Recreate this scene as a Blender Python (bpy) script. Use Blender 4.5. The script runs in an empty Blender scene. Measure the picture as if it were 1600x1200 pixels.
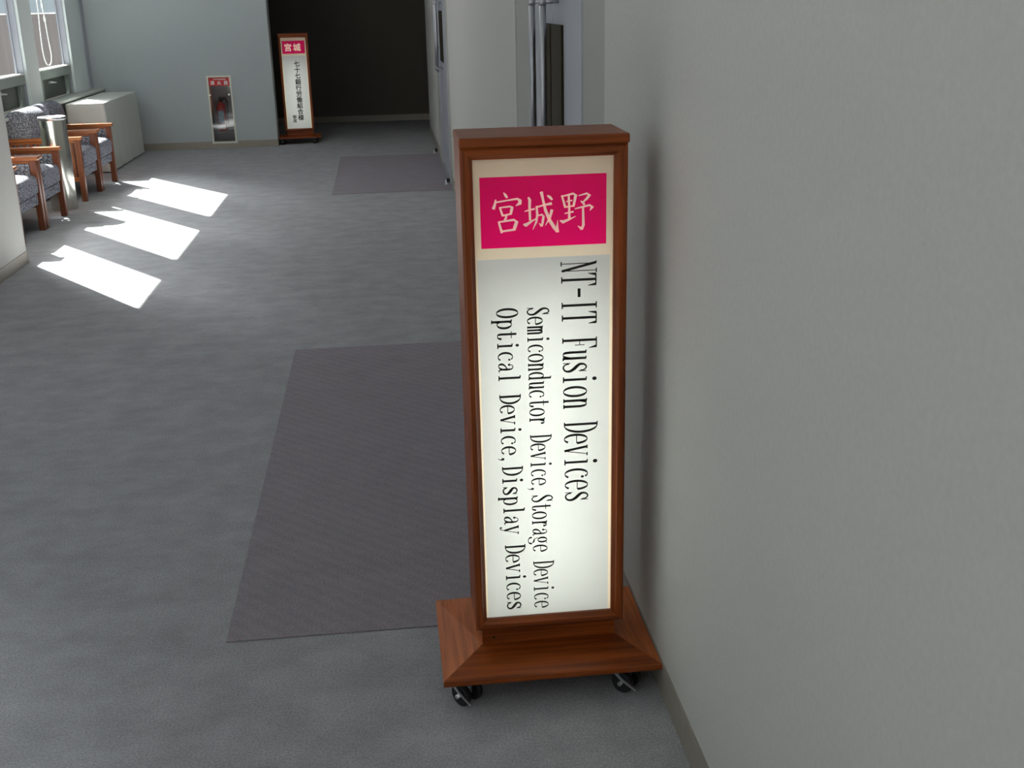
import bpy, bmesh, math, random
from mathutils import Vector, Matrix
random.seed(3)
PI = math.pi
SC = bpy.context.scene
C = SC.collection

# ------------------------------------------------------------------ camera
def setup_camera():
    f, pitch, yaw, roll = 1760.35, math.radians(18.80), math.radians(6.048), math.radians(-1.294)
    fw = Vector((math.sin(yaw)*math.cos(pitch), math.cos(yaw)*math.cos(pitch), -math.sin(pitch)))
    rt = Vector((math.cos(yaw), -math.sin(yaw), 0)); up = rt.cross(fw)
    r2 = rt*math.cos(roll) + up*math.sin(roll)
    u2 = -rt*math.sin(roll) + up*math.cos(roll)
    cd = bpy.data.cameras.new('camera'); cam = bpy.data.objects.new('camera', cd); C.objects.link(cam)
    cd.sensor_width = 36; cd.lens = f/1600*36; cd.clip_start = .05; cd.clip_end = 500
    M = Matrix((r2, u2, -fw)).transposed().to_4x4(); M.translation = Vector((0, 0, 1.5))
    cam.matrix_world = M
    SC.camera = cam
setup_camera()

# ------------------------------------------------------------------ world, sun, exposure
w = bpy.data.worlds.new('world'); SC.world = w; w.use_nodes = True
nt = w.node_tree; bg = nt.nodes['Background']
bg.inputs['Color'].default_value = (0.80, 0.90, 0.98, 1); bg.inputs['Strength'].default_value = 1.0
SUND = Vector((1, -1.42, -1.4))
sun = bpy.data.lights.new('sun', 'SUN'); sun.energy = 78; sun.angle = math.radians(.53); sun.color = (1, .96, .88)
so = bpy.data.objects.new('sun', sun); C.objects.link(so)
so.rotation_euler = SUND.to_track_quat('-Z', 'Y').to_euler(); so.location = (-12, 20, 15)
glow = bpy.data.lights.new('hazy_sky_round_sun', 'SUN'); glow.energy = 13; glow.angle = math.radians(22); glow.color = (1, .98, .95)
go = bpy.data.objects.new('hazy_sky_round_sun', glow); C.objects.link(go); go.rotation_euler = so.rotation_euler; go.location = (-12, 20, 16)
# unseen fill lamps added at the ceiling to brighten the corridor; their housings are built further down
H_ = 2.9
FILL_LAMPS = [(-1.15, 5.2), (-1.15, 7.8), (-1.15, 10.4)]
for lx, ly in FILL_LAMPS:
    al = bpy.data.lights.new('added_fill_light', 'AREA'); al.shape = 'RECTANGLE'; al.size = .28; al.size_y = 1.15; al.energy = 7; al.color = (.97, 1, 1)
    ao = bpy.data.objects.new('added_fill_light', al); C.objects.link(ao); ao.location = (lx, ly, H_-.025)
SC.view_settings.view_transform = 'Standard'; SC.view_settings.look = 'None'
SC.view_settings.gamma = 1; SC.view_settings.exposure = -0.35; SC.view_settings.use_curve_mapping = False
SC.cycles.use_denoising = True; SC.cycles.max_bounces = 10; SC.cycles.diffuse_bounces = 6; SC.cycles.transparent_max_bounces = 12

# ------------------------------------------------------------------ materials
def newmat(n):
    m = bpy.data.materials.new(n); m.use_nodes = True
    return m, m.node_tree.nodes, m.node_tree.links, m.node_tree.nodes['Principled BSDF']
def plain(n, col, rough=.5, metal=0, spec=.5, noise=0, nscale=40, bump=0, bscale=400, stretch=(1, 1, 1)):
    m, N, L, P = newmat(n)
    P.inputs['Base Color'].default_value = (*col, 1); P.inputs['Roughness'].default_value = rough
    P.inputs['Metallic'].default_value = metal; P.inputs['Specular IOR Level'].default_value = spec
    tc = N.new('ShaderNodeTexCoord'); mp = N.new('ShaderNodeMapping'); mp.inputs['Scale'].default_value = stretch
    L.new(tc.outputs['Object'], mp.inputs['Vector'])
    if noise:
        nz = N.new('ShaderNodeTexNoise'); nz.inputs['Scale'].default_value = nscale; nz.inputs['Detail'].default_value = 5
        L.new(mp.outputs[0], nz.inputs['Vector'])
        cr = N.new('ShaderNodeValToRGB'); cr.color_ramp.elements[0].position = .3; cr.color_ramp.elements[1].position = .7
        cr.color_ramp.elements[0].color = (*[max(0, c*(1-noise)) for c in col], 1)
        cr.color_ramp.elements[1].color = (*[c*(1+noise) for c in col], 1)
        L.new(nz.outputs['Fac'], cr.inputs[0]); L.new(cr.outputs[0], P.inputs['Base Color'])
    if bump:
        nb = N.new('ShaderNodeTexNoise'); nb.inputs['Scale'].default_value = bscale; nb.inputs['Detail'].default_value = 3
        L.new(mp.outputs[0], nb.inputs['Vector'])
        b = N.new('ShaderNodeBump'); b.inputs['Strength'].default_value = bump; b.inputs['Distance'].default_value = .002
        L.new(nb.outputs['Fac'], b.inputs['Height']); L.new(b.outputs[0], P.inputs['Normal'])
    return m
def wood(n, axis, dark, light, rough=.38):
    m, N, L, P = newmat(n)
    tc = N.new('ShaderNodeTexCoord'); mp = N.new('ShaderNodeMapping')
    s = [38, 38, 38]; s[axis] = 1.6; mp.inputs['Scale'].default_value = s
    L.new(tc.outputs['Object'], mp.inputs['Vector'])
    nz = N.new('ShaderNodeTexNoise'); nz.inputs['Scale'].default_value = 2.2; nz.inputs['Detail'].default_value = 7; nz.inputs['Distortion'].default_value = .35
    L.new(mp.outputs[0], nz.inputs['Vector'])
    cr = N.new('ShaderNodeValToRGB'); cr.color_ramp.elements[0].position = .32; cr.color_ramp.elements[1].position = .68
    cr.color_ramp.elements[0].color = (*dark, 1); cr.color_ramp.elements[1].color = (*light, 1)
    L.new(nz.outputs['Fac'], cr.inputs[0]); L.new(cr.outputs[0], P.inputs['Base Color'])
    P.inputs['Roughness'].default_value = rough; P.inputs['Specular IOR Level'].default_value = .35
    b = N.new('ShaderNodeBump'); b.inputs['Strength'].default_value = .12; b.inputs['Distance'].default_value = .001
    L.new(nz.outputs['Fac'], b.inputs['Height']); L.new(b.outputs[0], P.inputs['Normal'])
    return m
def carpet(n, col, flecks=None, mott=.12):
    m, N, L, P = newmat(n)
    tc = N.new('ShaderNodeTexCoord')
    n1 = N.new('ShaderNodeTexNoise'); n1.inputs['Scale'].default_value = 7.0; n1.inputs['Detail'].default_value = 9; n1.inputs['Roughness'].default_value = .7
    n2 = N.new('ShaderNodeTexNoise'); n2.inputs['Scale'].default_value = 190; n2.inputs['Detail'].default_value = 2
    mp = N.new('ShaderNodeMapping'); mp.inputs['Scale'].default_value = (.9, 1.2, 1)
    L.new(tc.outputs['Object'], mp.inputs[0]); L.new(mp.outputs[0], n1.inputs['Vector']); L.new(tc.outputs['Object'], n2.inputs['Vector'])
    c1 = N.new('ShaderNodeValToRGB'); c1.color_ramp.elements[0].position = .35; c1.color_ramp.elements[1].position = .65
    c1.color_ramp.elements[0].color = (*[c*(1-mott) for c in col], 1); c1.color_ramp.elements[1].color = (*[c*(1+mott) for c in col], 1)
    L.new(n1.outputs['Fac'], c1.inputs[0])
    c2 = N.new('ShaderNodeValToRGB'); c2.color_ramp.elements[0].position = .38; c2.color_ramp.elements[1].position = .62
    if flecks:
        c2.color_ramp.elements[0].color = (*flecks[0], 1); c2.color_ramp.elements[1].color = (*flecks[1], 1)
    else:
        c2.color_ramp.elements[0].color = (.84, .84, .84, 1); c2.color_ramp.elements[1].color = (1.1, 1.1, 1.1, 1)
    L.new(n2.outputs['Fac'], c2.inputs[0])
    mx = N.new('ShaderNodeMixRGB'); mx.blend_type = 'MULTIPLY'; mx.inputs[0].default_value = 1
    L.new(c1.outputs[0], mx.inputs[1]); L.new(c2.outputs[0], mx.inputs[2])
    out = mx.outputs[0]
    if flecks:   # woven diagonal rows
        wv = N.new('ShaderNodeTexWave'); wv.wave_type = 'BANDS'; wv.bands_direction = 'DIAGONAL'; wv.inputs['Scale'].default_value = 11; wv.inputs['Distortion'].default_value = 3; wv.inputs['Detail Scale'].default_value = 3
        L.new(tc.outputs['Object'], wv.inputs['Vector'])
        mr = N.new('ShaderNodeMapRange'); mr.inputs[3].default_value = .96; mr.inputs[4].default_value = 1.04
        L.new(wv.outputs['Fac'], mr.inputs[0])
        m2 = N.new('ShaderNodeMixRGB'); m2.blend_type = 'MULTIPLY'; m2.inputs[0].default_value = 1
        L.new(out, m2.inputs[1]); L.new(mr.outputs[0], m2.inputs[2]); out = m2.outputs[0]
    L.new(out, P.inputs['Base Color'])
    P.inputs['Roughness'].default_value = .95; P.inputs['Specular IOR Level'].default_value = .15
    b = N.new('ShaderNodeBump'); b.inputs['Strength'].default_value = .5; b.inputs['Distance'].default_value = .003
    L.new(n2.outputs['Fac'], b.inputs['Height']); L.new(b.outputs[0], P.inputs['Normal'])
    return m
def tweed(n, a, b_):
    m, N, L, P = newmat(n)
    tc = N.new('ShaderNodeTexCoord')
    v = N.new('ShaderNodeTexNoise'); v.inputs['Scale'].default_value = 85; v.inputs['Detail'].default_value = 3
    L.new(tc.outputs['Object'], v.inputs['Vector'])
    cr = N.new('ShaderNodeValToRGB'); cr.color_ramp.elements[0].position = .4; cr.color_ramp.elements[1].position = .62
    cr.color_ramp.elements[0].color = (*a, 1); cr.color_ramp.elements[1].color = (*b_, 1)
    L.new(v.outputs['Fac'], cr.inputs[0]); L.new(cr.outputs[0], P.inputs['Base Color'])
    P.inputs['Roughness'].default_value = .95; P.inputs['Specular IOR Level'].default_value = .1
    bp = N.new('ShaderNodeBump'); bp.inputs['Strength'].default_value = .4; bp.inputs['Distance'].default_value = .003
    L.new(v.outputs['Fac'], bp.inputs['Height']); L.new(bp.outputs[0], P.inputs['Normal'])
    return m
def sheet(n, col, trans):
    m, N, L, P = newmat(n); N.remove(P); out = N['Material Output']
    d = N.new('ShaderNodeBsdfDiffuse'); d.inputs[0].default_value = (*col, 1)
    t = N.new('ShaderNodeBsdfTranslucent'); t.inputs[0].default_value = (*trans, 1)
    g = N.new('ShaderNodeBsdfGlossy'); g.inputs['Roughness'].default_value = .25
    a = N.new('ShaderNodeMixShader'); a.inputs[0].default_value = .5
    L.new(d.outputs[0], a.inputs[1]); L.new(t.outputs[0], a.inputs[2])
    b = N.new('ShaderNodeMixShader'); b.inputs[0].default_value = .03
    L.new(a.outputs[0], b.inputs[1]); L.new(g.outputs[0], b.inputs[2]); L.new(b.outputs[0], out.inputs[0])
    return m
def clear(n, tint=(1, 1, 1), refl=.06, rough=.02):
    m, N, L, P = newmat(n); N.remove(P); out = N['Material Output']
    t = N.new('ShaderNodeBsdfTransparent'); t.inputs[0].default_value = (*tint, 1)
    g = N.new('ShaderNodeBsdfGlossy'); g.inputs['Roughness'].default_value = rough
    b = N.new('ShaderNodeMixShader'); b.inputs[0].default_value = refl
    L.new(t.outputs[0], b.inputs[1]); L.new(g.outputs[0], b.inputs[2]); L.new(b.outputs[0], out.inputs[0])
    return m
def emit(n, col, s):
    m, N, L, P = newmat(n)
    P.inputs['Base Color'].default_value = (*col, 1); P.inputs['Emission Color'].default_value = (*col, 1); P.inputs['Emission Strength'].default_value = s
    return m

M = dict(
    wall=plain('wallpaper', (.54, .53, .51), .9, spec=.2, noise=.03, nscale=90, bump=.35, bscale=260),
    wallf=plain('wallpaper_grey', (.445, .48, .50), .9, spec=.2, noise=.02, nscale=60, bump=.3, bscale=260),
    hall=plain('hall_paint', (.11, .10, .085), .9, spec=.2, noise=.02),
    col=plain('column_paint', (.74, .80, .81), .6, spec=.3),
    ceil=plain('ceiling_board', (.75, .75, .73), .9),
    base=plain('vinyl_base', (.30, .27, .23), .5, noise=.03),
    carpet=carpet('grey_carpet', (.352, .352, .376)),
    mat=carpet('entrance_mat', (.30, .275, .295), ((.72, .84, .88), (1.14, .98, 1.04)), .06),
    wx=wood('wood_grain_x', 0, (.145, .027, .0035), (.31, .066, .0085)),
    wy=wood('wood_grain_y_lit', 1, (.34, .085, .020), (.60, .165, .040)),  # same sign wood, lightened: light on the base side boards put into the colour
    wz=wood('wood_grain_z', 2, (.145, .027, .0035), (.31, .066, .0085)),
    cw=wood('chair_wood_lit', 0, (.22, .062, .020), (.40, .135, .045), .3),  # lighter copy: light on the armrests and rails is in the colour
    cwz=wood('chair_wood_shaded', 2, (.12, .036, .018), (.25, .08, .038), .3),  # darker copy of the same wood: shade on the posts is in the colour
    tweed=tweed('tweed', (.07, .073, .095), (.33, .335, .38)),
    steel=plain('painted_steel', (.40, .41, .47), .35, spec=.6),
    jamb=plain('door_panel_grey', (.36, .36, .34), .7),
    bronze=plain('bronze_plate', (.030, .022, .010), .6, spec=.15),
    brasse=plain('brass_edge', (.45, .38, .16), .35, metal=.6),
    barchrome=plain('satin_bar', (.50, .50, .54), .42, metal=1),
    chrome=plain('brushed_chrome', (.72, .72, .74), .28, metal=1),
    can=plain('polished_steel', (.62, .62, .56), .2, metal=1, bump=.1, bscale=30, stretch=(6, 6, .3)),
    black=plain('black_rubber', (.012, .012, .013), .6),
    gap=plain('dark_gap', (.01, .01, .01), .9),
    cloth=plain('white_cloth', (.62, .64, .60), .85, bump=.2, bscale=120),
    winframe=plain('window_frame_grey', (.26, .30, .28), .5),
    wintop=plain('window_sill_white', (.75, .77, .75), .4),
    vent=plain('vent_panel_dark', (.075, .085, .075), .5),
    glass=clear('window_glass', (.82, .85, .85), .05),
    acryl=clear('clear_acrylic', (.9, .9, .9), .10, .05),
    ledge=plain('sill_ledge', (.50, .52, .50), .5),
    red=plain('extinguisher_red', (.42, .012, .012), .3),
    redsign=plain('red_label', (.55, .008, .015), .5),
    white=plain('white_print', (.8, .8, .8), .6),
    cream=plain('cream_frame', (.70, .69, .60), .5),
    cab=plain('cabinet_interior', (.26, .25, .26), .6),
    bluel=plain('blue_label', (.22, .34, .45), .5, noise=.5, nscale=60),
    ink=plain('black_ink', (.012, .011, .010), .7),
    acry=sheet('sign_acrylic', (.80, .74, .60), (.86, .78, .58)),
    paper=sheet('sign_paper', (.70, .74, .77), (.51, .545, .515)),
    pink=sheet('magenta_film', (.80, .002, .10), (1, .002, .20)),
    kanji=emit('backlit_lettering', (.72, .46, .40), .62),
    tube=emit('fluorescent_tube', (1, .98, .94), 17),
    tube2=emit('fluorescent_tube_weak', (1, .98, .95), 8),
    box=plain('lightbox_white', (.85, .85, .83), .8),
    bldg=plain('render_facade', (.45, .37, .35), .9, noise=.05, nscale=.5),
    ground=plain('asphalt', (.16, .16, .16), .9, noise=.1, nscale=.3),
    cord=plain('white_cord', (.8, .82, .8), .4),
)

# ------------------------------------------------------------------ mesh helpers
def bx(bm, x0, x1, y0, y1, z0, z1, bev=0, seg=2):
    vs = [bm.verts.new((x, y, z)) for x in (x0, x1) for y in (y0, y1) for z in (z0, z1)]
    F = [(0, 1, 3, 2), (4, 6, 7, 5), (0, 4, 5, 1), (2, 3, 7, 6), (0, 2, 6, 4), (1, 5, 7, 3)]
    fs = [bm.faces.new([vs[i] for i in f]) for f in F]
    if bev:
        es = {e for f in fs for e in f.edges}
        bmesh.ops.bevel(bm, geom=list(es), offset=bev, segments=seg, profile=.5, affect='EDGES')
def box(*a, **k):
    bm = bmesh.new(); bx(bm, *a, **k); return bm
def cyl(bm, p0, p1, r0, r1=None, n=20, cap=True):
    r1 = r0 if r1 is None else r1
    p0, p1 = Vector(p0), Vector(p1); d = (p1-p0).normalized(); a = d.orthogonal().normalized(); b = d.cross(a)
    A = [bm.verts.new(p0+(a*math.cos(t)+b*math.sin(t))*r0) for t in [2*PI*i/n for i in range(n)]]
    B = [bm.verts.new(p1+(a*math.cos(t)+b*math.sin(t))*r1) for t in [2*PI*i/n for i in range(n)]]
    for i in range(n):
        f = bm.faces.new((A[i], A[(i+1) % n], B[(i+1) % n], B[i])); f.smooth = True
    if cap: bm.faces.new(A[::-1]); bm.faces.new(B)
def lathe(bm, prof, n=32, c=(0, 0)):
    rings = [[bm.verts.new((c[0]+r*math.cos(2*PI*i/n), c[1]+r*math.sin(2*PI*i/n), z)) for i in range(n)] for r, z in prof]
    for a, b in zip(rings, rings[1:]):
        for i in range(n):
            f = bm.faces.new((a[i], a[(i+1) % n], b[(i+1) % n], b[i])); f.smooth = True
    bm.faces.new(rings[0][::-1]); bm.faces.new(rings[-1])
def tube(bm, pts, r, n=8):
    pts = [Vector(p) for p in pts]; rings = []
    prev = None
    for i, p in enumerate(pts):
        d = (pts[min(i+1, len(pts)-1)]-pts[max(i-1, 0)]).normalized()
        a = (prev - d*prev.dot(d)).normalized() if prev is not None else d.orthogonal().normalized()
        prev = a; b = d.cross(a)
        rings.append([bm.verts.new(p+(a*math.cos(2*PI*k/n)+b*math.sin(2*PI*k/n))*r) for k in range(n)])
    for A, B in zip(rings, rings[1:]):
        for k in range(n):
            f = bm.faces.new((A[k], A[(k+1) % n], B[(k+1) % n], B[k])); f.smooth = True
    bm.faces.new(rings[0][::-1]); bm.faces.new(rings[-1])
def prism(bm, poly, axis, a0, a1, smooth=False):
    """poly: 2D points in the plane of the other two axes, extruded along axis"""
    def P(u, v, w):
        return {0: (w, u, v), 1: (u, w, v), 2: (u, v, w)}[axis]
    A = [bm.verts.new(P(u, v, a0)) for u, v in poly]; B = [bm.verts.new(P(u, v, a1)) for u, v in poly]
    n = len(poly)
    for i in range(n):
        f = bm.faces.new((A[i], A[(i+1) % n], B[(i+1) % n], B[i])); f.smooth = smooth
    bm.faces.new(A[::-1]); bm.faces.new(B)
def catmull(P, n=8):
    P = [P[0]]+list(P)+[P[-1]]; out = []
    for i in range(1, len(P)-2):
        for k in range(n):
            t = k/n; out.append(tuple(.5*((2*b)+(-a+c)*t+(2*a-5*b+4*c-d)*t*t+(-a+3*b-3*c+d)*t**3) for a, b, c, d in zip(P[i-1], P[i], P[i+1], P[i+2])))
    out.append(tuple(P[-2])); return out
def obj(name, bm, mat, parent=None, fixn=True):
    if fixn: bmesh.ops.recalc_face_normals(bm, faces=bm.faces)
    me = bpy.data.meshes.new(name); bm.to_mesh(me); bm.free()
    me.materials.append(mat)
    o = bpy.data.objects.new(name, me); C.objects.link(o)
    if parent: o.parent = parent
    return o
def tag(o, label=None, cat=None, group=None, kind=None):
    if label: o['label'] = label
    if cat: o['category'] = cat
    if group: o['group'] = group
    if kind: o['kind'] = kind
    return o
def thing(name, label, cat, loc=(0, 0, 0), rz=0, group=None):
    o = bpy.data.objects.new(name, None); C.objects.link(o); o.empty_display_size = .1
    o.location = loc; o.rotation_euler = (0, 0, rz)
    return tag(o, label, cat, group)
def struct(name, bm, m, label=None):
    return tag(obj(name, bm, m), label, None, None, 'structure')
def sempty(name, loc, label=None):
    o = bpy.data.objects.new(name, None); C.objects.link(o); o.location = loc
    return tag(o, label, None, None, 'structure')
def dup(root, loc, label, group=None, rz=None):
    r = root.copy(); C.objects.link(r); r.location = loc; r['label'] = label
    if rz is not None: r.rotation_euler = (0, 0, rz)
    if group: r['group'] = group
    for ch in list(root.children):
        c = ch.copy(); C.objects.link(c); c.parent = r
        for g in ch.children:
            d = g.copy(); C.objects.link(d); d.parent = c
    return r

# ------------------------------------------------------------------ room shell
W = .556           # right wall
XC = -3.14         # front face of the window columns
XG = -3.215        # glass
FY = 13.12         # far grey wall
H = H_
XO = -3.236       # outer face of the thin window wall
struct('floor', box(XO, 5, -5, 15.75, -.1, 0), M['carpet'], 'grey mottled corridor carpet')
struct('ceiling', box(XO, 5, -5, 15.75, H, H+.1), M['ceil'])
bm = bmesh.new()
D1, D2 = (2.88, 4.81), (9.64, 11.76)
for a, b in ((-5, D1[0]), (D1[1], D2[0]), (D2[1], 14.1)): bx(bm, W, W+.2, a, b, 0, H)
for a, b in (D1, D2): bx(bm, W, W+.2, a, b, 2.15, H)
struct('wall_right', bm, M['wall'], 'long pale grey wallpapered wall behind the sign')
bm = bmesh.new()
for a, b in ((-5, D1[0]), (D1[1], D2[0]), (D2[1], 14.1)): bx(bm, W-.004, W, a, b, 0, .083)
struct('baseboard_right', bm, M['base'])
# far grey wall with the extinguisher recess
EX0, EX1, EZ0, EZ1 = -1.905, -1.66, .065, .775
bm = bmesh.new()
bx(bm, XO, EX0, FY, FY+.25, 0, H); bx(bm, EX1, -1.2, FY, FY+.25, 0, H)
bx(bm, EX0, EX1, FY, FY+.25, 0, EZ0); bx(bm, EX0, EX1, FY, FY+.25, EZ1, H)
struct('wall_far', bm, M['wallf'], 'blue grey end wall holding the extinguisher recess')
bm = bmesh.new(); bx(bm, XC, EX0-.02, FY-.004, FY, 0, .075); bx(bm, EX1+.02, -1.2, FY-.004, FY, 0, .075); bx(bm, -1.2, -1.196, FY-.004, FY+.25, 0, .075)
bx(bm, EX0-.02, EX1+.02, FY-.004, FY, 0, .045)
struct('baseboard_far', bm, M['base'])
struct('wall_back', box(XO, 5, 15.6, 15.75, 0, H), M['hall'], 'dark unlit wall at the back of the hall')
struct('baseboard_back', box(-3.4, 5, 15.596, 15.6, 0, .08), M['base'])
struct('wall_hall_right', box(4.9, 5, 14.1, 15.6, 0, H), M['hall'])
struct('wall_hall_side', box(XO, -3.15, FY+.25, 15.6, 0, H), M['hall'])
struct('wall_near', box(-3.6, 3, -5.1, -5, 0, H), M['wall'])
# wall beyond the right wall's end (encloses the side hall)
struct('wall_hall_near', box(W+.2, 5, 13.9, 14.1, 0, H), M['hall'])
# left side: window wall
PER = 1.64; COLS = [(10.84, 11.23), (12.44, FY)]
cols = [(7.54, 7.94), (9.32, 9.70)] + COLS      # 9.14, 7.5
bm = bmesh.new()
for a, b in cols: bx(bm, XO, XC, a, b, 0, H)
bx(bm, XO, XC-.001, 7.2, FY, 2.66, H)                    # head beam
bx(bm, XO, XC-.002, 7.2, FY, 0, .665)                      # parapet
near_cols = [(-5, -4.2)]+[(-3.0+1.64*k, -2.52+1.64*k) for k in range(0, 5)]
for a, b in near_cols: bx(bm, XO, XC, a, b, 0, H)
bx(bm, XO, XC-.001, -5, 5.0, 2.66, H); bx(bm, XO, XC-.001, -5, 5.0, 0, .69)
struct('wall_left', bm, M['col'], 'pale grey window columns along the left wall')
bm = box(XO, -2.28, 4.95, 7.28, 0, H)
struct('wall_pillar', bm, M['wall'], 'projecting wallpapered pillar at the left edge of the picture')
bm = bmesh.new(); bx(bm, -2.284+.004, -2.276, 4.95, 7.284, 0, .075); bx(bm, -3.1, -2.276, 7.28, 7.284, 0, .075)
struct('baseboard_pillar', bm, M['base'])
struct('trim_1', box(-3.20, XC+.012, FY-.14, FY, .69, 2.66), M['steel'], 'narrow bluish strip where window wall meets end wall')
bm = box(XC-.07, -3.005, 7.28, FY, .665, .69, bev=.004); 
struct('trim_2', bm, M['ledge'], 'window ledge running over the low cabinet casing')
struct('trim_3', box(XC, -3.03, 7.28, FY, 0, .665), M['winframe'], 'casing below the window ledge')
def window(n, a, b, detail=True):
    e = sempty('window_%d' % n, (XG, (a+b)/2, .69), 'tall window between two pale columns' )
    y0, y1 = a-(a+b)/2, b-(a+b)/2; t = 2.66-.69
    bm = bmesh.new()
    bx(bm, -.02, .05, y0, y0+.018, 0, t); bx(bm, -.02, .05, y1-.018, y1, 0, t); bx(bm, -.02, .02, y0+.018, y1-.018, t-.03, t)
    bx(bm, -.015, .0, y1-.045, y1-.018, .28, t-.03)
    obj('window_frame', bm, M['steel'], e)
    obj('window_pane', box(-.012, -.006, y0+.018, y1-.018, .28, t-.03), M['glass'], e)
    obj('transom', box(-.02, .055, y0+.018, y1-.018, .195, .275), M['winframe'], e)
    obj('transom_sill', box(-.018, .06, y0+.018, y1-.018, .275, .287), M['wintop'], e)
    bm = bmesh.new()
    bx(bm, -.02, .03, y0+.018, y0+.22, 0, .195); bx(bm, -.02, .03, y1-.11, y1-.018, 0, .195)
    obj('vent_post', bm, M['winframe'], e)
    v = obj('vent_panel', box(-.02, .0, y0+.22, y1-.11, 0, .195), M['vent'], e)
    if detail:
        bm = bmesh.new(); bx(bm, 0, .02, -.12, -.04, .14, .165, bev=.004); cyl(bm, (.02, -.06, .152), (.035, .03, .145), .008)
        obj('vent_latch', bm, M['chrome'], v)
    return e
openings = [(7.94, 9.32), (9.70, 10.84), (11.23, 12.44)]
for i, (a, b) in enumerate(openings): window(i+1, a, b)
near_open = [(-4.2, -3.0)]+[(-2.52+1.64*k, -3.0+1.64*(k+1)) for k in range(4)]+[(-2.52+1.64*4, 4.95)]
for i, (a, b) in enumerate(near_open):
    window(i+4, a, b, False)
struct('trim_4', box(XC, -3.0, -5, 4.95, .665, .69), M['ledge'])
struct('trim_5', box(XC, -3.04, -5, 4.95, 0, .665), M['winframe'])

# ------------------------------------------------------------------ doors in the right wall
def door(n, D, f0, f1, label):
    """flush double door: grey outer panels, steel frame, two leaves with bronze plates and pull bars"""
    cy = (f0+f1)/2
    e = sempty('door_%d' % n, (W, cy, 0), label)
    d0, d1, g0, g1 = D[0]-cy, D[1]-cy, f0-cy, f1-cy
    z1 = 2.15
    for a, b in ((d0, g0), (g1, d1)):
        obj('side_panel', box(.004, .12, a, b, 0, z1), M['jamb'], e)
    obj('door_head', box(.004, .12, g0, g1, 2.08, z1), M['steel'], e)
    fr = .15
    for a, b in ((g0, g0+fr), (g1-fr, g1)):
        obj('door_frame', box(.0, .11, a+.006, b-.01, 0, 2.08, bev=.004), M['steel'], e)
    obj('backing', box(.1, .19, d0, d1, 0, z1), M['gap'], e)
    for s in (-1, 1):
        a, b = (g0+fr, -.003) if s < 0 else (.003, g1-fr)
        l = obj('door_leaf', box(.006, .05, a, b, .01, 2.075, bev=.003), M['steel'], e)
        pa, pb = (-.225, -.012) if s < 0 else (.012, .225)
        p = obj('push_plate', box(-.002, .008, pa, pb, .985, 1.425, bev=.001), M['bronze'], l)
        yb = s*.13-(.0 if s < 0 else -.0)
        bm = bmesh.new()
        cyl(bm, (-.045, yb, .90), (-.045, yb, 1.62), .011, n=16)
        for z in (.93, 1.495): cyl(bm, (-.045, yb, z), (.008, yb, z), .007, n=12); cyl(bm, (-.045, yb, z-.012), (-.045, yb, z+.012), .0125, n=16)
        obj('pull_bar', bm, M['barchrome'], l)
    return e
door(1, D1, 3.22, 4.38, 'flush grey double door seen edge on just behind the near sign')
door(2, D2, 10.02, 11.38, 'flush double door seen edge on at the far end of the right wall')

# ------------------------------------------------------------------ carpet mats
for y0, y1, lab in ((2.518, 5.03, 'large dark grey mat in front of the near door'), (9.50, 11.93, 'smaller looking dark mat before the far door')):
    o = obj('floor_mat', box(-.502, .502, -(y1-y0)/2, (y1-y0)/2, 0, .005, bev=.002), M['mat'])
    o.location = (.038, (y0+y1)/2, 0)
    tag(o, lab, 'floor mat', 'mats set before the doors')
for i, y in enumerate((9.80, 11.93)):
    t = thing('doorstop', ('small doorstop on the near end of the far mat' if i == 0 else 'small doorstop at the far corner of the far mat'), 'doorstop', (.51, y, .005), 0, 'doorstops by the far door')
    bm = bmesh.new(); lathe(bm, [(.018, 0), (.018, .004), (.010, .006), (.010, .04)], 16); obj('stem', bm, M['chrome'], t)
    bm = bmesh.new(); lathe(bm, [(.013, .018), (.016, .02), (.016, .046), (.012, .05)], 16, (.012, 0)); obj('rubber_buffer', bm, M['black'], t)

# ------------------------------------------------------------------ lettering
def ribbon(bm, pts, ws, T):
    n = len(pts); L = []
    for i in range(n):
        a = pts[max(i-1, 0)]; b = pts[min(i+1, n-1)]
        dx, dy = b[0]-a[0], b[1]-a[1]; l = math.hypot(dx, dy) or 1e-9
        nx, ny = -dy/l, dx/l; w_ = ws[i]/2
        L.append((bm.verts.new(T(pts[i][0]+nx*w_, pts[i][1]+ny*w_)), bm.verts.new(T(pts[i][0]-nx*w_, pts[i][1]-ny*w_))))
    for (a, b), (c, d) in zip(L, L[1:]): bm.faces.new((a, b, d, c))
def disc(bm, x, y, rx, ry, T, n=14):
    bm.faces.new([bm.verts.new(T(x+rx*math.cos(2*PI*i/n), y+ry*math.sin(2*PI*i/n))) for i in range(n)])
X = .69   # x height
def arc(cu, cv, ru, rv, a0, a1, n=22):
    return [(cu+ru*math.cos(math.radians(a0+(a1-a0)*i/n)), cv+rv*math.sin(math.radians(a0+(a1-a0)*i/n))) for i in range(n+1)]
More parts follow.
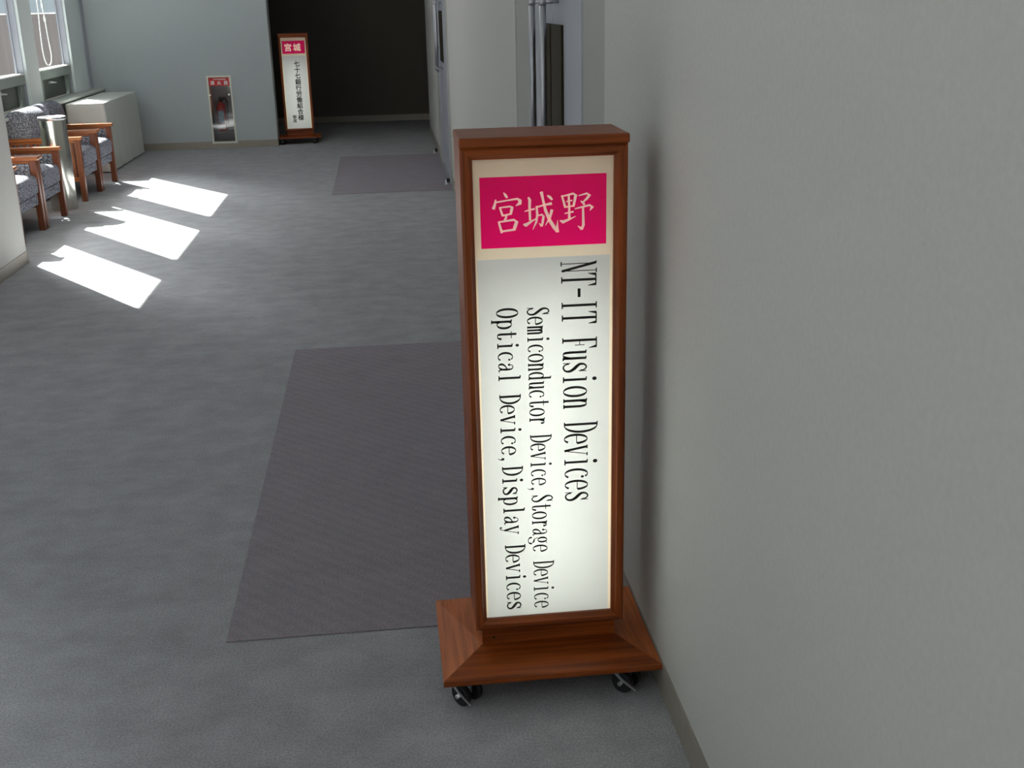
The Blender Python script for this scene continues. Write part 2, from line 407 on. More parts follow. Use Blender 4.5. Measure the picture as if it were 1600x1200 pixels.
# strokes: ('k' thick | 't' thin | 'a' auto width | 'w' own widths, points[, widths]); ('d', u, v, scale) is a dot
def sf(u, v, l=.17, r=.17): return ('s', [(u-l, v), (u+r, v)])
G = {
 'N': [('t', [(.24, 0), (.24, 1)]), ('k', [(.2, .98), (.80, .02)]), ('t', [(.80, 0), (.80, 1)]), sf(.24, 0), sf(.80, 1), sf(.2, .99, .14, .05)],
 'T': [('k', [(.5, 0), (.5, 1)]), ('s', [(.08, .985), (.92, .985)]), ('w', [(.12, .99), (.03, .76)], [1.2, .2]), ('w', [(.88, .99), (.97, .76)], [1.2, .2]), sf(.5, .01, .25, .25)],
 '-': [('w', [(.18, .5), (.86, .5)], [1.15, 1.15])],
 'I': [('k', [(.5, 0), (.5, 1)]), sf(.5, .01, .25, .25), sf(.5, .99, .25, .25)],
 'F': [('k', [(.3, 0), (.3, 1)]), sf(.3, .01, .22, .22), ('s', [(.08, .985), (.86, .985)]), ('w', [(.82, .99), (.95, .76)], [1.2, .2]), ('t', [(.3, .5), (.68, .5)]), ('t', [(.68, .64), (.68, .36)])],
 'D': [('k', [(.26, 0), (.26, 1)]), ('s', [(.06, .985), (.4, .985)]), ('s', [(.06, .015), (.4, .015)]), ('a', arc(.34, .5, .56, .485, 90, -90))],
 'S': [('w', catmull([(.74, .74), (.70, .90), (.5, .985), (.26, .90), (.22, .74), (.36, .60), (.62, .44), (.82, .28), (.78, .10), (.52, .012), (.26, .10), (.2, .27)], 5), 'S'), ('t', [(.80, 1.0), (.80, .68)]), ('t', [(.14, .30), (.14, 0)])],
 's': [('w', catmull([(.76, .50), (.70, .62), (.48, .685), (.26, .62), (.24, .50), (.40, .41), (.62, .32), (.80, .20), (.76, .07), (.50, .012), (.28, .06), (.2, .18)], 5), 'S'), ('t', [(.80, .69), (.80, .46)]), ('t', [(.14, .22), (.14, 0)])],
 'O': [('a', arc(.5, .5, .36, .495, 0, 360, 36))],
 'o': [('a', arc(.5, .345, .37, .34, 0, 360, 36))],
 'e': [('a', arc(.5, .345, .36, .34, 6, 318, 34)), ('t', [(.14, .37), (.86, .37)])],
 'c': [('a', arc(.52, .345, .38, .34, 52, 316, 30)), ('d', .78, .53, .8)],
 'u': [('k', [(.27, X), (.27, .18)]), ('a', catmull([(.27, .2), (.32, .05), (.48, .012), (.64, .07), (.74, .2)], 5)), ('k', [(.75, X), (.75, 0)]), ('s', [(.08, X-.01), (.27, X-.01)]), ('s', [(.58, X-.01), (.75, X-.01)]), ('s', [(.75, .01), (.93, .01)])],
 'n': [('k', [(.25, X), (.25, 0)]), ('a', catmull([(.26, .5), (.36, .63), (.55, .675), (.69, .6), (.74, .45)], 5)), ('k', [(.74, .5), (.74, 0)]), ('s', [(.08, X-.01), (.25, X-.01)]), sf(.25, .01), sf(.74, .01)],
 'm': [('k', [(.18, X), (.18, 0)]), ('a', catmull([(.18, .5), (.27, .65), (.38, .67), (.47, .6), (.5, .45)], 4)), ('k', [(.5, .5), (.5, 0)]), ('a', catmull([(.5, .5), (.6, .65), (.7, .67), (.79, .6), (.82, .45)], 4)), ('k', [(.82, .5), (.82, 0)]), ('s', [(.03, X-.01), (.18, X-.01)]), sf(.18, .01, .12, .12), sf(.5, .01, .12, .12), sf(.82, .01, .12, .12)],
 'r': [('k', [(.34, X), (.34, 0)]), ('a', catmull([(.35, .46), (.48, .63), (.64, .67), (.78, .6)], 5)), ('d', .76, .57, .9), ('s', [(.14, X-.01), (.34, X-.01)]), sf(.34, .01, .2, .22)],
 'i': [('k', [(.5, X), (.5, 0)]), ('s', [(.28, X-.01), (.5, X-.01)]), sf(.5, .01, .24, .24), ('d', .48, .92, 1.15)],
 'l': [('k', [(.5, 1.02), (.5, 0)]), ('s', [(.28, 1.01), (.5, 1.01)]), sf(.5, .01, .24, .24)],
 'v': [('k', [(.18, X), (.5, .0)]), ('t', [(.82, X), (.51, 0)]), sf(.2, X-.01, .16, .16), sf(.82, X-.01, .14, .14)],
 'y': [('k', [(.18, X), (.52, .0)]), ('t', [(.84, X), (.50, -.04), (.40, -.20), (.26, -.22)]), ('d', .22, -.17, .8), sf(.2, X-.01, .16, .16), sf(.84, X-.01, .14, .12)],
 't': [('k', [(.42, .9), (.42, .16)]), ('a', catmull([(.42, .18), (.46, .05), (.60, .012), (.76, .05), (.86, .2)], 5)), ('t', [(.16, .655), (.80, .655)])],
 'd': [('k', [(.72, 1.02), (.72, 0)]), ('s', [(.52, 1.01), (.72, 1.01)]), ('s', [(.72, .01), (.92, .01)]), ('a', arc(.46, .345, .33, .335, 38, 322, 28))],
 'p': [('k', [(.27, X), (.27, -.24)]), ('s', [(.08, X-.01), (.27, X-.01)]), sf(.27, -.235), ('a', arc(.53, .345, .33, .335, 142, -142, 28))],
 'a': [('w', catmull([(.24, .50), (.30, .64), (.5, .685), (.66, .60), (.69, .42), (.69, .16), (.78, .02), (.94, .06)], 5), 'A'), ('d', .25, .51, .9), ('a', catmull([(.69, .42), (.44, .35), (.24, .25), (.18, .12), (.30, .015), (.52, .05), (.69, .2)], 5))],
 'g': [('a', arc(.45, .46, .26, .215, 0, 360, 28)), ('t', [(.66, .60), (.78, .67), (.92, .66)]), ('t', [(.28, .30), (.2, .18), (.3, .09)]), ('w', [(.28, .08), (.6, .05), (.78, -.02)], [.5, .9, .5]), ('a', arc(.48, -.09, .36, .13, 20, -200, 26))],
 ',': [('d', .3, .05, 1.1), ('w', [(.36, .04), (.34, -.10), (.2, -.2)], [.7, .4, .15])],
}
def write(bm, text, zx, z0, xb0, xb1, adv, cap, T_, t_, dotr, yp):
    """rotated text: letters advance downwards (-z), their tops point to +x"""
    n = len(text)
    for i, ch in enumerate(text):
        if ch not in G: continue
        xb = xb0+(xb1-xb0)*i/n
        Tm = lambda a, b, i=i, xb=xb: (xb+b, yp, z0-i*adv-a)
        for k, st in enumerate(G[ch]):
            if st[0] == 'd':
                disc(bm, st[1]*adv, st[2]*cap, dotr*st[3]*.85, dotr*st[3], Tm); continue
            pts = [(u*adv, v*cap) for u, v in st[1]]
            if st[0] == 'k': ws = [T_]*len(pts)
            elif st[0] == 't': ws = [t_]*len(pts)
            elif st[0] == 's': ws = [t_*1.5]*len(pts)
            elif st[0] == 'w':
                if isinstance(st[2], str):
                    m_ = len(pts)
                    if st[2] == 'S': ws = [t_+(T_*1.05-t_)*math.exp(-((j/(m_-1)-.5)/.2)**2)+.25*T_ for j in range(m_)]
                    else: ws = [t_+(T_-t_)*min(1, max(0, 1-abs(j/(m_-1)-.6)/.32)) for j in range(m_)]
                else: ws = [T_*q for q in st[2]]
            else:
                ws = []
                for j in range(len(pts)):
                    a = pts[max(j-1, 0)]; b = pts[min(j+1, len(pts)-1)]
                    dv = abs(b[1]-a[1])/(math.hypot(b[0]-a[0], b[1]-a[1]) or 1)
                    ws.append(t_+(T_-t_)*dv**2.2)
            if st[0] == 's':    # serif: flat bar with a small bracket where it meets the stem
                pass
            ribbon(bm, pts, ws, Tm)
KAN = [[(245, 92, 12), (272, 130, 38), (295, 165, 26)], [(135, 188, 18), (120, 260, 34), (98, 322, 44)],
 [(130, 228, 22), (300, 198, 18), (435, 176, 28), (470, 205, 52), (470, 235, 50), (410, 275, 8)],
 [(188, 292, 26), (205, 350, 28), (228, 418, 30)], [(185, 302, 18), (330, 282, 24), (360, 298, 40), (350, 330, 40), (338, 392, 30)], [(222, 412, 22), (345, 385, 24)],
 [(280, 400, 24), (270, 440, 30), (252, 478, 28)], [(168, 492, 26), (185, 560, 32), (210, 655, 34)],
 [(165, 502, 22), (380, 468, 30), (418, 498, 48), (395, 560, 48), (380, 608, 40)], [(200, 632, 26), (395, 605, 30)],
 [(530, 352, 14), (600, 332, 22), (672, 315, 26)], [(583, 155, 26), (604, 190, 40), (600, 300, 34), (605, 480, 32)], [(512, 530, 30), (540, 545, 50), (610, 500, 30), (700, 442, 8)],
 [(698, 275, 30), (706, 400, 32), (690, 500, 30), (640, 608, 6)], [(700, 292, 24), (800, 262, 22), (910, 240, 40)],
 [(765, 78, 44), (788, 190, 32), (822, 340, 40), (880, 480, 48), (940, 575, 50), (985, 640, 36)], [(990, 470, 4), (982, 560, 30), (990, 645, 36)],
 [(705, 412, 16), (770, 396, 26), (792, 420, 34), (780, 500, 34), (765, 560, 30)], [(765, 560, 34), (728, 515, 6)],
 [(912, 325, 40), (880, 440, 32), (815, 550, 6)], [(845, 128, 14), (880, 150, 40), (918, 190, 26)],
 [(1048, 128, 22), (1070, 200, 28), (1098, 300, 34)], [(1055, 142, 20), (1210, 102, 28), (1242, 125, 44), (1228, 200, 34), (1210, 285, 32)], [(1110, 215, 16), (1195, 197, 20)], [(1095, 292, 20), (1220, 272, 22)],
 [(1145, 118, 28), (1152, 300, 30), (1152, 470, 34)], [(1085, 382, 14), (1212, 354, 24)], [(1022, 478, 20), (1060, 500, 46), (1140, 468, 30), (1245, 418, 8)],
 [(1280, 132, 12), (1400, 100, 28), (1435, 122, 46), (1400, 170, 34), (1350, 215, 18)], [(1312, 205, 14), (1350, 232, 38), (1365, 262, 22)],
 [(1228, 315, 14), (1330, 290, 24), (1440, 262, 28), (1475, 290, 46), (1442, 340, 6)], [(1345, 290, 28), (1348, 430, 32), (1350, 540, 38), (1325, 605, 36)], [(1330, 600, 44), (1268, 552, 6)]]
def kan(bm, yp):
    sx = (.4287-.194)/1600; sz = (.1035)/711
    T = lambda a, b: (.194+a*sx, yp, 1.1505-a*.0096/1600-b*sz)
    for s in KAN: ribbon(bm, [(p[0], p[1]) for p in s], [p[2] for p in s], T)

def bolder(me, d):
    """thicken brush characters: copies of the flat glyph shifted by d each way"""
    out = bmesh.new()
    for i, (dx, dy) in enumerate(((-d, -d), (d, -d), (d, d), (-d, d))):
        b = bmesh.new(); b.from_mesh(me); bmesh.ops.translate(b, verts=b.verts, vec=(dx, dy, i*.00015))
        t_ = bpy.data.meshes.new('t'); b.to_mesh(t_); b.free(); out.from_mesh(t_); bpy.data.meshes.remove(t_)
    out.to_mesh(me); out.free()
# ------------------------------------------------------------------ the two wheeled sign boxes
OX, OY = .3095, 2.3225
def loc_shift(bm, dz=0):
    bmesh.ops.translate(bm, verts=bm.verts, vec=(-OX, -OY, dz)); return bm
def rect(x0, x1, z0, z1, y):
    bm = bmesh.new(); bm.faces.new([bm.verts.new(p) for p in ((x0, y, z0), (x1, y, z0), (x1, y, z1), (x0, y, z1))]); return bm
def ring(outer, holes, y):
    xs = sorted({outer[0], outer[1]} | {h[0] for h in holes} | {h[1] for h in holes})
    zs = sorted({outer[2], outer[3]} | {h[2] for h in holes} | {h[3] for h in holes})
    bm = bmesh.new()
    for a, b in zip(xs, xs[1:]):
        for c, d in zip(zs, zs[1:]):
            mx, mz = (a+b)/2, (c+d)/2
            if any(h[0] < mx < h[1] and h[2] < mz < h[3] for h in holes): continue
            bm.faces.new([bm.verts.new(p) for p in ((a, y, c), (b, y, c), (b, y, d), (a, y, d))])
    bmesh.ops.remove_doubles(bm, verts=bm.verts, dist=1e-6)
    return bm
def castor(parent, x, y, ang):
    t = obj('castor', bmesh.new(), M['chrome'], parent)
    bm = bmesh.new()
    ca, sa = math.cos(ang), math.sin(ang)
    R = lambda u, v, z: (x+u*ca-v*sa, y+u*sa+v*ca, z)
    cyl(bm, R(-.005, 0, .058), R(-.005, 0, .068), .016, n=16)           # swivel head
    bx(bm, -.024, .024, -.024, .024, .066, .069); 
    bmesh.ops.translate(bm, verts=bm.verts[-8:], vec=(x, y, 0))
    for s in (-1, 1):                                                    # fork cheeks
        vs = [bm.verts.new(R(*p)) for p in ((-.02, s*.006, .06), (.014, s*.006, .06), (.010, s*.006, .02), (-.004, s*.006, .02),
                                             (-.02, s*.009, .06), (.014, s*.009, .06), (.010, s*.009, .02), (-.004, s*.009, .02))]
        for f in ((0, 1, 2, 3), (7, 6, 5, 4), (0, 4, 5, 1), (1, 5, 6, 2), (2, 6, 7, 3), (3, 7, 4, 0)): bm.faces.new([vs[i] for i in f])
    bmesh.ops.recalc_face_normals(bm, faces=bm.faces)
    bm.to_mesh(t.data); bm.free(); t.data.materials.append(M['chrome'])
    for s in (-1, 1):
        bm = bmesh.new(); cyl(bm, R(.004, s*.011, .0255), R(.004, s*.024, .0255), .0255, n=24)
        obj('wheel', bm, M['black'], t)
    bm = bmesh.new()
    prof = [(-.036, .062), (-.030, .066), (.010, .040), (.046, .024), (.045, .019), (.006, .034)]
    A = [bm.verts.new(R(u, -.030, z)) for u, z in prof]; B = [bm.verts.new(R(u, -.014-.012, z)) for u, z in prof]
    for i in range(6): bm.faces.new((A[i], A[(i+1) % 6], B[(i+1) % 6], B[i]))
    bm.faces.new(A[::-1]); bm.faces.new(B)
    cyl(bm, R(.004, -.034, .0255), R(.004, .03, .0255), .005, n=10)
    obj('brake_pedal', bm, M['chrome'], t)
def sign(label, group, second=False):
    t = thing('sign_stand', label, 'sign', (OX, OY, 0), 0, group)
    bx0, bx1, by0, by1, z0, z1 = .143, .480, 2.235, 2.41, .150, 1.228
    def add(n, bm, m, p=t, f=True): return obj(n, loc_shift(bm), m, p, f)
    # body: two sides, back, bottom (a real hollow light box)
    add('side_board', box(bx0, bx0+.014, by0+.012, by1, z0, z1, bev=.0015), M['wz'])
    add('side_board', box(bx1-.014, bx1, by0+.012, by1, z0, z1, bev=.0015), M['wz'])
    add('back_board', box(bx0+.014, bx1-.014, by1-.012, by1-.001, z0, z1), M['wz'])
    add('bottom_board', box(bx0+.014, bx1-.014, by0+.012, by1-.012, z0, z0+.012), M['wx'])
    add('cap', box(bx0-.001, bx1+.003, by0-.006, by1+.002, z1-.001, z1+.019, bev=.004), M['wx'])
    # mitred front frame
    ox0, ox1, oz0, oz1 = bx0, bx1, z0, z1-.001
    ix0, ix1, iz0, iz1 = .168, .4535, .172, 1.203
    prof = [(0, .014), (0, .004), (.22, .0), (.62, .001), (.72, .005), (1, .012), (1, .026)]
    cor = [((ox0, oz0), (ix0, iz0)), ((ox1, oz0), (ix1, iz0)), ((ox1, oz1), (ix1, iz1)), ((ox0, oz1), (ix0, iz1))]
    for k in range(4):
        bm = bmesh.new(); A = []; B = []
        for (tt, d) in prof:
            for q, Ls in ((cor[k], A), (cor[(k+1) % 4], B)):
                Ls.append(bm.verts.new((q[0][0]+(q[1][0]-q[0][0])*tt, by0-.004+d, q[0][1]+(q[1][1]-q[0][1])*tt)))
        for i in range(len(prof)): bm.faces.new((A[i], A[(i+1) % len(prof)], B[(i+1) % len(prof)], B[i]))
        bm.faces.new(A[::-1]); bm.faces.new(B)
        add('frame_rail' if k in (0, 2) else 'frame_stile', bm, M['wx'] if k in (0, 2) else M['wz'])
    # luminous front
    yp = 2.250
    red = (.182, .4395, 1.023, 1.167)
    if not second: pap = (.1725, .4475, .170, 1.000)
    else: pap = (.178, .444, .170, 1.000)
    add('acrylic_panel', ring((ix0-.003, ix1+.003, iz0-.003, iz1+.003), [red, pap], yp), M['acry'], f=False)
    lab = add('name_film', rect(*red, yp-.0002), M['pink'])
    pp = add('paper_sheet', rect(*pap, yp-.0002), M['paper'])
    if not second:
        bm = bmesh.new(); kan(bm, yp-.0008); add('lettering', bm, M['kanji'], lab, False)
        bm = bmesh.new(); y2 = yp-.0008
        write(bm, 'NT-IT Fusion Devices', 0, .9905, .3455, .3510, .02722, .0735, .0054, .0018, .0044, y2)
        write(bm, 'Semiconductor Device,Storage Device', 0, .8965, .2730, .2785, .02030, .0465, .0043, .0015, .0030, y2)
        write(bm, 'Optical Device,Display Devices', 0, .8975, .2090, .2165, .02368, .0450, .0049, .0017, .0033, y2)
        add('lettering', bm, M['ink'], pp, False)
    else:
        def cjk(txt, x, z, size, mat, par, vert=True, name='lettering'):
            for i, ch in enumerate(txt):
                c = bpy.data.curves.new('t', 'FONT'); c.body = ch; c.size = size
                o = bpy.data.objects.new('t', c); C.objects.link(o)
                dg = bpy.context.evaluated_depsgraph_get(); me = bpy.data.meshes.new_from_object(o.evaluated_get(dg))
                bpy.data.objects.remove(o)
                bolder(me, size*.024)
                me.transform(Matrix.Translation((x+(0 if vert else i*size*1.15)-OX, yp-.0008-OY, z-(i*size*1.0 if vert else 0))) @ Matrix.Rotation(PI/2, 4, 'X'))
                me.materials.clear(); me.materials.append(mat)
                q = bpy.data.objects.new(name, me); C.objects.link(q); q.parent = par
        cjk('七十七銀行労働組合様', .300, .885, .068, M['ink'], pp)
        cjk('御席', .240, .290, .045, M['ink'], pp)
        cjk('宮城', .205, 1.060, .088, M['kanji'], lab, False)
    bm = bmesh.new(); cyl(bm, ((ix0+ix1)/2, 2.36, .22), ((ix0+ix1)/2, 2.36, .92), .012, n=16)
    add('lamp_tube', bm, M['tube2' if second else 'tube'])
    bm = bmesh.new(); bx(bm, bx0+.015, bx1-.015, by1-.016, by1-.0125, z0+.013, z1-.002)
    bx(bm, bx0+.0145, bx0+.017, by0+.03, by1-.016, z0+.013, z1-.002); bx(bm, bx1-.017, bx1-.0145, by0+.03, by1-.016, z0+.013, z1-.002)
    bx(bm, bx0+.017, bx1-.017, by0+.03, by1-.016, z1-.006, z1-.002)
    bx(bm, bx0+.017, bx1-.017, by0+.03, by1-.016, z0+.0125, z0+.016)
    add('reflector', bm, M['box'])
    # neck and flared base
    add('neck', box(.158, .467, 2.262, 2.385, .096, z0, bev=.001), M['wx'])
    bxa, bxb, bya, byb = .061, .552, 2.142, 2.503
    nx0, nx1, ny0, ny1 = .158, .467, 2.262, 2.385
    zo, zi, zb = .084, .098, .069
    O4 = [(bxa, bya), (bxb, bya), (bxb, byb), (bxa, byb)]; I4 = [(nx0, ny0), (nx1, ny0), (nx1, byb-.001), (nx0, byb-.001)]
    for k in (0, 1, 3):
        bm = bmesh.new(); a, b = O4[k], O4[(k+1) % 4]; c, d = I4[k], I4[(k+1) % 4]
        e = .003
        sh = lambda q, s: (q[0]+(s if q[0] < .3 else -s), q[1]+(s if q[1] < 2.3 else -s))
        sec = [(0, zb), (0, zo-e), (e, zo), (None, zi), (None, zb)]
        A = []; B = []
        for s, z in sec:
            for (o_, i_, Ls) in ((a, c, A), (b, d, B)):
                q = i_ if s is None else sh(o_, s)
                Ls.append(bm.verts.new((q[0], q[1], zo+.001 if (s is None and z == zi and q[1] > 2.45) else z)))
        for i in range(5): bm.faces.new((A[i], A[(i+1) % 5], B[(i+1) % 5], B[i]))
        bm.faces.new(A[::-1]); bm.faces.new(B)
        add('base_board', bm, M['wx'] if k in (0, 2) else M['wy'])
    add('base_plate', box(nx0, nx1, ny0, byb-.002, zb, zo-.002), M['wx'])
    bm = bmesh.new(); cyl(bm, (.184, 2.2625, .113), (.184, 2.2605, .113), .003, n=10); add('screw', bm, M['bronze'])
    for (x, y, a) in ((.112, 2.190, -.9), (.478, 2.190, -.75), (.112, 2.455, .6), (.490, 2.455, 2.2)):
        castor(t, x-OX, y-OY, a)
    return t
sign('tall wooden lightbox sign with English lettering beside the right wall', 'wheeled lightbox signs')
s2 = sign('distant wooden lightbox sign with vertical black characters beside the grey end wall', 'wheeled lightbox signs', True)
s2.location = (-.965, 13.40, 0); s2.rotation_euler = (0, 0, math.radians(3)); s2.scale = (.965, .965, .965)

# ------------------------------------------------------------------ extinguisher recess
t = thing('extinguisher_cabinet', 'recessed cream framed cabinet with red sign set in the grey end wall', 'cabinet', ((EX0+EX1)/2, FY, EZ0))
hw, hh, dp = (EX1-EX0)/2, EZ1-EZ0, .19
bm = bmesh.new()
bx(bm, -hw, hw, dp, dp+.005, 0, hh); bx(bm, -hw, -hw+.004, 0, dp, 0, hh); bx(bm, hw-.004, hw, 0, dp, 0, hh)
bx(bm, -hw+.004, hw-.004, 0, dp, 0, .004); bx(bm, -hw+.004, hw-.004, 0, dp, hh-.004, hh)
obj('cabinet_box', bm, M['cab'], t)
f = .018
bm = bmesh.new()
bx(bm, -hw-f*.6, -hw+f*.4, -.008, .002, -f*.6, hh+f*.6); bx(bm, hw-f*.4, hw+f*.6, -.008, .002, -f*.6, hh+f*.6)
bx(bm, -hw+f*.4, hw-f*.4, -.008, .002, -f*.6, f*.4); bx(bm, -hw+f*.4, hw-f*.4, -.008, .002, hh-f*.4, hh+f*.6)
obj('cabinet_frame', bm, M['cream'], t)
obj('clear_door', box(-hw+.008, hw-.008, -.003, -.001, .008, hh-.008), M['acryl'], t)
rs = obj('red_sign', box(-hw+.012, hw-.012, -.0065, -.0035, hh-.098, hh-.012), M['redsign'], t)
for x in (-hw+.012, hw-.028):
    bm = bmesh.new(); cyl(bm, (x, -.003, hh-.195), (x, -.014, hh-.195), .010, .008, n=16); obj('door_knob', bm, M['chrome'], t)
def flat_text(txt, size, x, z, y, mat, par, off=0):
    c = bpy.data.curves.new('t', 'FONT'); c.body = txt; c.size = size; c.align_x = 'CENTER'; c.offset = 0
    o = bpy.data.objects.new('t', c); C.objects.link(o)
    dg = bpy.context.evaluated_depsgraph_get(); me = bpy.data.meshes.new_from_object(o.evaluated_get(dg)); bpy.data.objects.remove(o)
    bolder(me, size*.02)
    me.transform(Matrix.Translation((x, y, z)) @ Matrix.Rotation(PI/2, 4, 'X')); me.materials.clear(); me.materials.append(mat)
    q = bpy.data.objects.new('lettering', me); C.objects.link(q); q.parent = par
for ch, x in (('消', -.072), ('火', 0), ('器', .072)): flat_text(ch, .046, x, hh-.083, -.0072, M['white'], rs, .0012)
flat_text('Fire Extinguisher', .020, .01, hh-.034, -.0072, M['white'], rs, .0003)
# the shelf that carries it
obj('cabinet_shelf', box(-hw+.004, hw-.004, .02, dp, .100, .112), M['cab'], t)
e = thing('fire_extinguisher', 'red fire extinguisher with blue label behind the clear cabinet door', 'fire extinguisher', (-1.802, FY+.105, EZ0+.113))
bm = bmesh.new(); lathe(bm, [(.050, 0), (.054, .006), (.054, .245), (.046, .282), (.022, .305), (.016, .325)], 28); obj('body', bm, M['red'], e)
bm = bmesh.new()
def wrap(bm, r, z0_, z1_, a0, a1, n=10):
    for i in range(n):
        q = [a0+(a1-a0)*(i+k)/n for k in (0, 1)]
        bm.faces.new([bm.verts.new((r*math.cos(a), r*math.sin(a), z)) for a, z in ((q[0], z0_), (q[1], z0_), (q[1], z1_), (q[0], z1_))])
wrap(bm, .0546, .085, .225, -2.3, -1.0); obj('label', bm, M['bluel'], e, False)
bm = bmesh.new(); wrap(bm, .0546, .025, .07, -2.3, -.9); obj('white_band', bm, M['white'], e, False)
bm = bmesh.new(); cyl(bm, (0, 0, .32), (0, 0, .352), .02); bx(bm, -.012, .012, -.075, .02, .362, .370, bev=.002); bx(bm, -.010, .010, -.065, .02, .345, .351, bev=.001); obj('valve_handle', bm, M['black'], e)
bm = bmesh.new(); tube(bm, catmull([(0.015, 0, .335), (.045, -.01, .36), (.070, -.01, .31), (.068, -.01, .18), (.064, -.01, .08)], 6), .008); obj('hose', bm, M['black'], e)

# ------------------------------------------------------------------ armchairs
def rounded_box(bm, x0, x1, y0, y1, z0, z1, r, crown=0, nx=8):
    """soft cushion: bevelled box with a crowned top"""
    bx(bm, x0, x1, y0, y1, z0, z1)
    bmesh.ops.bevel(bm, geom=list(bm.edges), offset=r, segments=4, profile=.5, affect='EDGES')
    bmesh.ops.subdivide_edges(bm, edges=[e_ for e_ in bm.edges if e_.calc_length() > .12], cuts=4, use_grid_fill=True)
    for v in bm.verts:
        if v.co.z > (z0+z1)/2:
            u = (v.co.x-x0)/(x1-x0)*2-1; q = (v.co.y-y0)/(y1-y0)*2-1
            v.co.z += crown*(1-u*u)*(1-q*q)
    for f_ in bm.faces: f_.smooth = True
def armchair():
    # origin: floor under the middle of the chair; front is +x; half width .29, front post face x=+.30
    t = thing('armchair', '', 'armchair', (0, 0, 0), 0, 'armchairs under the windows')
    hw_ = .285
    for s in (-1, 1):
        y = s*(hw_-.0225)
        obj('leg', box(.255, .300, y-.0225, y+.0225, 0, .50, bev=.004), M['cwz'], t)
        obj('leg', box(-.270, -.225, y-.0225, y+.0225, 0, .50, bev=.004), M['cwz'], t)
        bm = bmesh.new(); prism(bm, [(-.29, .50), (.315, .50), (.318, .51), (.315, .524), (-.29, .524)], 1, y-.030, y+.030); obj('armrest', bm, M['cw'], t)
        obj('side_rail', box(-.225, .255, y-.012, y+.012, .165, .20, bev=.002), M['cw'], t)
        obj('side_rail', box(-.225, .255, y-.012, y+.012, .478, .499, bev=.002), M['cw'], t)
        for k in range(9):
            x = -.205+k*.053
            obj('slat', box(x, x+.026, y+s*.004-.005, y+s*.004+.005, .20, .478), M['cwz'], t)
        obj('arm_pad', box(-.225, .252, y-s*.014-.006, y-s*.014+.006, .21, .476, bev=.004), M['tweed'], t)
    bm = bmesh.new(); rounded_box(bm, -.22, .305, -.225, .225, .265, .405, .035, .028); obj('seat_cushion', bm, M['tweed'], t)
    bm = bmesh.new(); rounded_box(bm, -.23, .285, -.232, .232, .19, .268, .012); obj('seat_base', bm, M['tweed'], t)
    # backrest: rolled top, leaning back
    prof = []
    for i in range(13):
        a = PI*i/12; prof.append((-.178+.105*math.cos(a), .638+.105*math.sin(a)))
    prof += [(-.29, .50), (-.255, .22), (-.16, .22), (-.075, .47)]
    bm = bmesh.new(); prism(bm, prof, 1, -.235, .235, True)
    es = [e_ for e_ in bm.edges if abs(e_.verts[0].co.y-e_.verts[1].co.y) < 1e-5]
    bmesh.ops.bevel(bm, geom=es, offset=.014, segments=2, profile=.5, affect='EDGES')
    obj('backrest', bm, M['tweed'], t)
    return t
ch = armchair()
XF = -2.768
specs = [(8.145, 'armchair nearest the pillar, first before the steel ashtray'),
         (8.735, 'armchair touching the near side of the steel ashtray'),
         (9.925, 'armchair just beyond the steel ashtray with lit slatted side'),
         (10.515, 'armchair farthest away, beside the cloth covered table'),
         (7.565, 'armchair tucked behind the projecting pillar')]
for i, (y, lab) in enumerate(specs):
    if i == 0: ch.location = (XF, y, 0); ch['label'] = lab
    else: dup(ch, (XF, y, 0), lab)

# ------------------------------------------------------------------ ashtray
t = thing('ashtray_stand', 'cylindrical polished steel ashtray stand between the armchairs', 'ashtray', (-2.565, 9.31, 0))
bm = bmesh.new(); lathe(bm, [(.098, 0), (.100, .004), (.100, .695), (.098, .70)], 40); obj('cylinder_body', bm, M['can'], t)
bm = bmesh.new(); lathe(bm, [(.103, .70), (.106, .703), (.106, .718), (.102, .722), (.088, .722), (.080, .708), (.02, .705)], 40); obj('ash_tray_top', bm, M['chrome'], t)

# ------------------------------------------------------------------ table with cloth
t = thing('covered_table', 'low table under a white floor length cloth in the far corner', 'table', (-2.825, 12.165, 0))
a, b = .172, .77
obj('tabletop', box(-a+.004, a-.004, -b+.004, b-.004, .625, .652), M['cw'], t)
for sx in (-1, 1):
    for sy in (-1, 1): obj('leg', box(sx*(a-.04)-.015, sx*(a-.04)+.015, sy*(b-.05)-.015, sy*(b-.05)+.015, 0, .625), M['cwz'], t)
t = thing('tablecloth', 'white cloth with folded corners draped to the floor over the corner table', 'tablecloth', (-2.825, 12.165, 0))
bm = bmesh.new()
path = []
def side(p, q, n):
    return [(p[0]+(q[0]-p[0])*i/n, p[1]+(q[1]-p[1])*i/n) for i in range(n)]
cs = [(a, -b), (a, b), (-a, b), (-a, -b)]
for i, n in enumerate((40, 14, 40, 14)): path += side(cs[i], cs[(i+1) % 4], n)
rows = [(.656, 0), (.650, .003), (.60, .005), (.45, .008), (.3, .012), (.15, .014), (.012, .016)]
rg = []
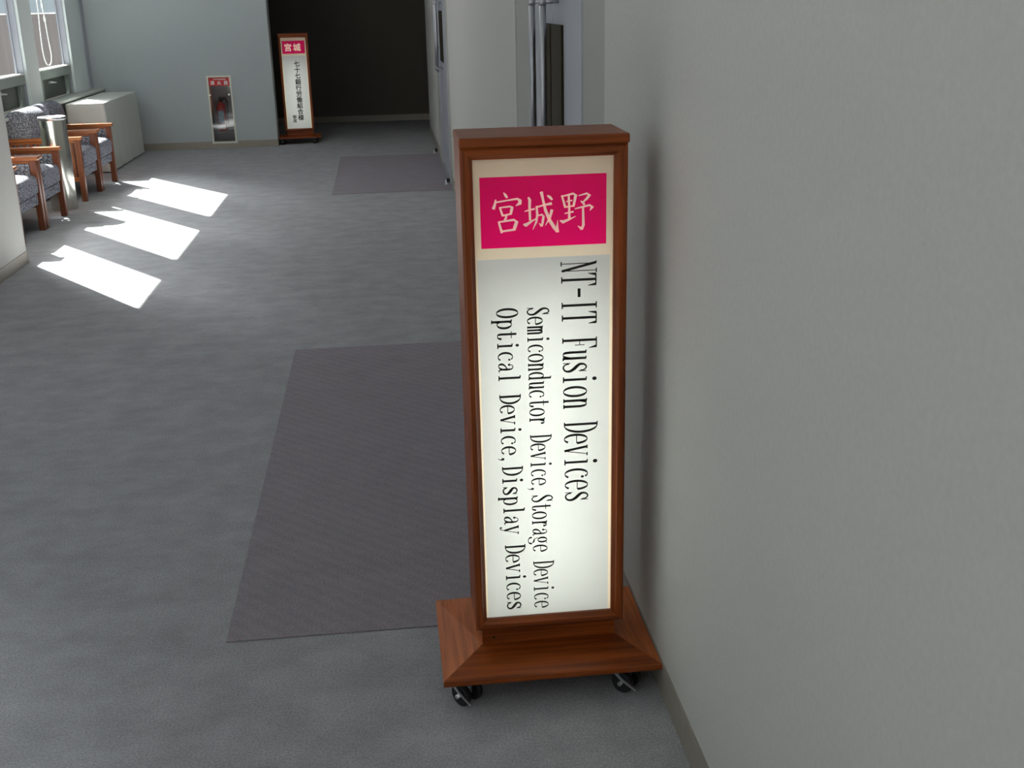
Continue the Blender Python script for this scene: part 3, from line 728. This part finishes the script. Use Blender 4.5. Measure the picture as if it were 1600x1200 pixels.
for z, o_ in rows:
    r_ = []
    for j, (x, y) in enumerate(path):
        k = (.656-z)
        wv = .010*k*math.sin(j*.9)+.008*k*math.sin(j*.37+1)
        d = Vector((x/a if abs(x) >= a-1e-6 else 0, y/b if abs(y) >= b-1e-6 else 0, 0))
        d = d.normalized() if d.length else Vector((0, 0, 0))
        cn = .02*k if (abs(abs(x)-a) < .03 and abs(abs(y)-b) < .06) else 0
        q = Vector((x, y, z))+d*(o_+wv*.7+cn)
        if q.x < -a-.004: q.x = -a-.004
        if q.y > b+.012: q.y = b+.012
        r_.append(bm.verts.new(q))
    rg.append(r_)
for A, B in zip(rg, rg[1:]):
    n = len(A)
    for j in range(n): f_ = bm.faces.new((A[j], A[(j+1) % n], B[(j+1) % n], B[j])); f_.smooth = True
bm.faces.new(rg[0])
obj('cloth', bm, M['cloth'], t)

# ------------------------------------------------------------------ blind cord
t = thing('blind_cord', 'looped white blind cord hanging before the far window pane', 'cord', (-3.12, 11.50, 1.0))
loop = catmull([(0, -.10, 1.42), (0, -.095, .6), (0, -.13, .33), (0, -.14, .14), (0, -.09, .04), (0, -.01, .012), (0, .08, .03), (0, .125, .10), (0, .10, .25), (0, .075, .45), (0, .045, .62), (0, .02, 1.42)], 8)
bm = bmesh.new(); tube(bm, loop, .0055, 8); obj('cord_loop', bm, M['cord'], t)
for z, y in ((.55, .058), (.43, .077)):
    bm = bmesh.new(); lathe(bm, [(.005, z-.03), (.012, z-.02), (.012, z+.01), (.005, z+.02)], 12, (0, y)); obj('connector', bm, M['cord'], t)

# ------------------------------------------------------------------ housings of the added fill lamps
for i, (lx, ly) in enumerate(FILL_LAMPS):
    t = thing('added_fill_lamp', 'white tray of an added fill lamp above the corridor, %s' % ('nearest of the three', 'middle of the three', 'farthest of the three')[i], 'ceiling lamp', (lx, ly, H), 0, 'added fill lamps')
    bm = bmesh.new()
    for a, b, c_, d in ((-.16, -.15, -.6, .6), (.15, .16, -.6, .6), (-.15, .15, -.6, -.59), (-.15, .15, .59, .6)): bx(bm, a, b, c_, d, -.03, 0)
    bx(bm, -.15, .15, -.59, .59, -.012, 0)
    obj('housing', bm, M['white'], t)

# ------------------------------------------------------------------ outside
t = thing('building', 'flat brown roofed building seen through the windows', 'building', (-25, 50, -14))
obj('wall', box(-22, 17.5, -10, 10, 0, 15.39), M['bldg'], t)
obj('roof', box(-21.9, 17.4, -9.9, 9.9, 15.395, 15.41), M['ground'], t)
struct('ground', box(-150, -3.6, -120, 150, -14.2, -14), M['ground'])
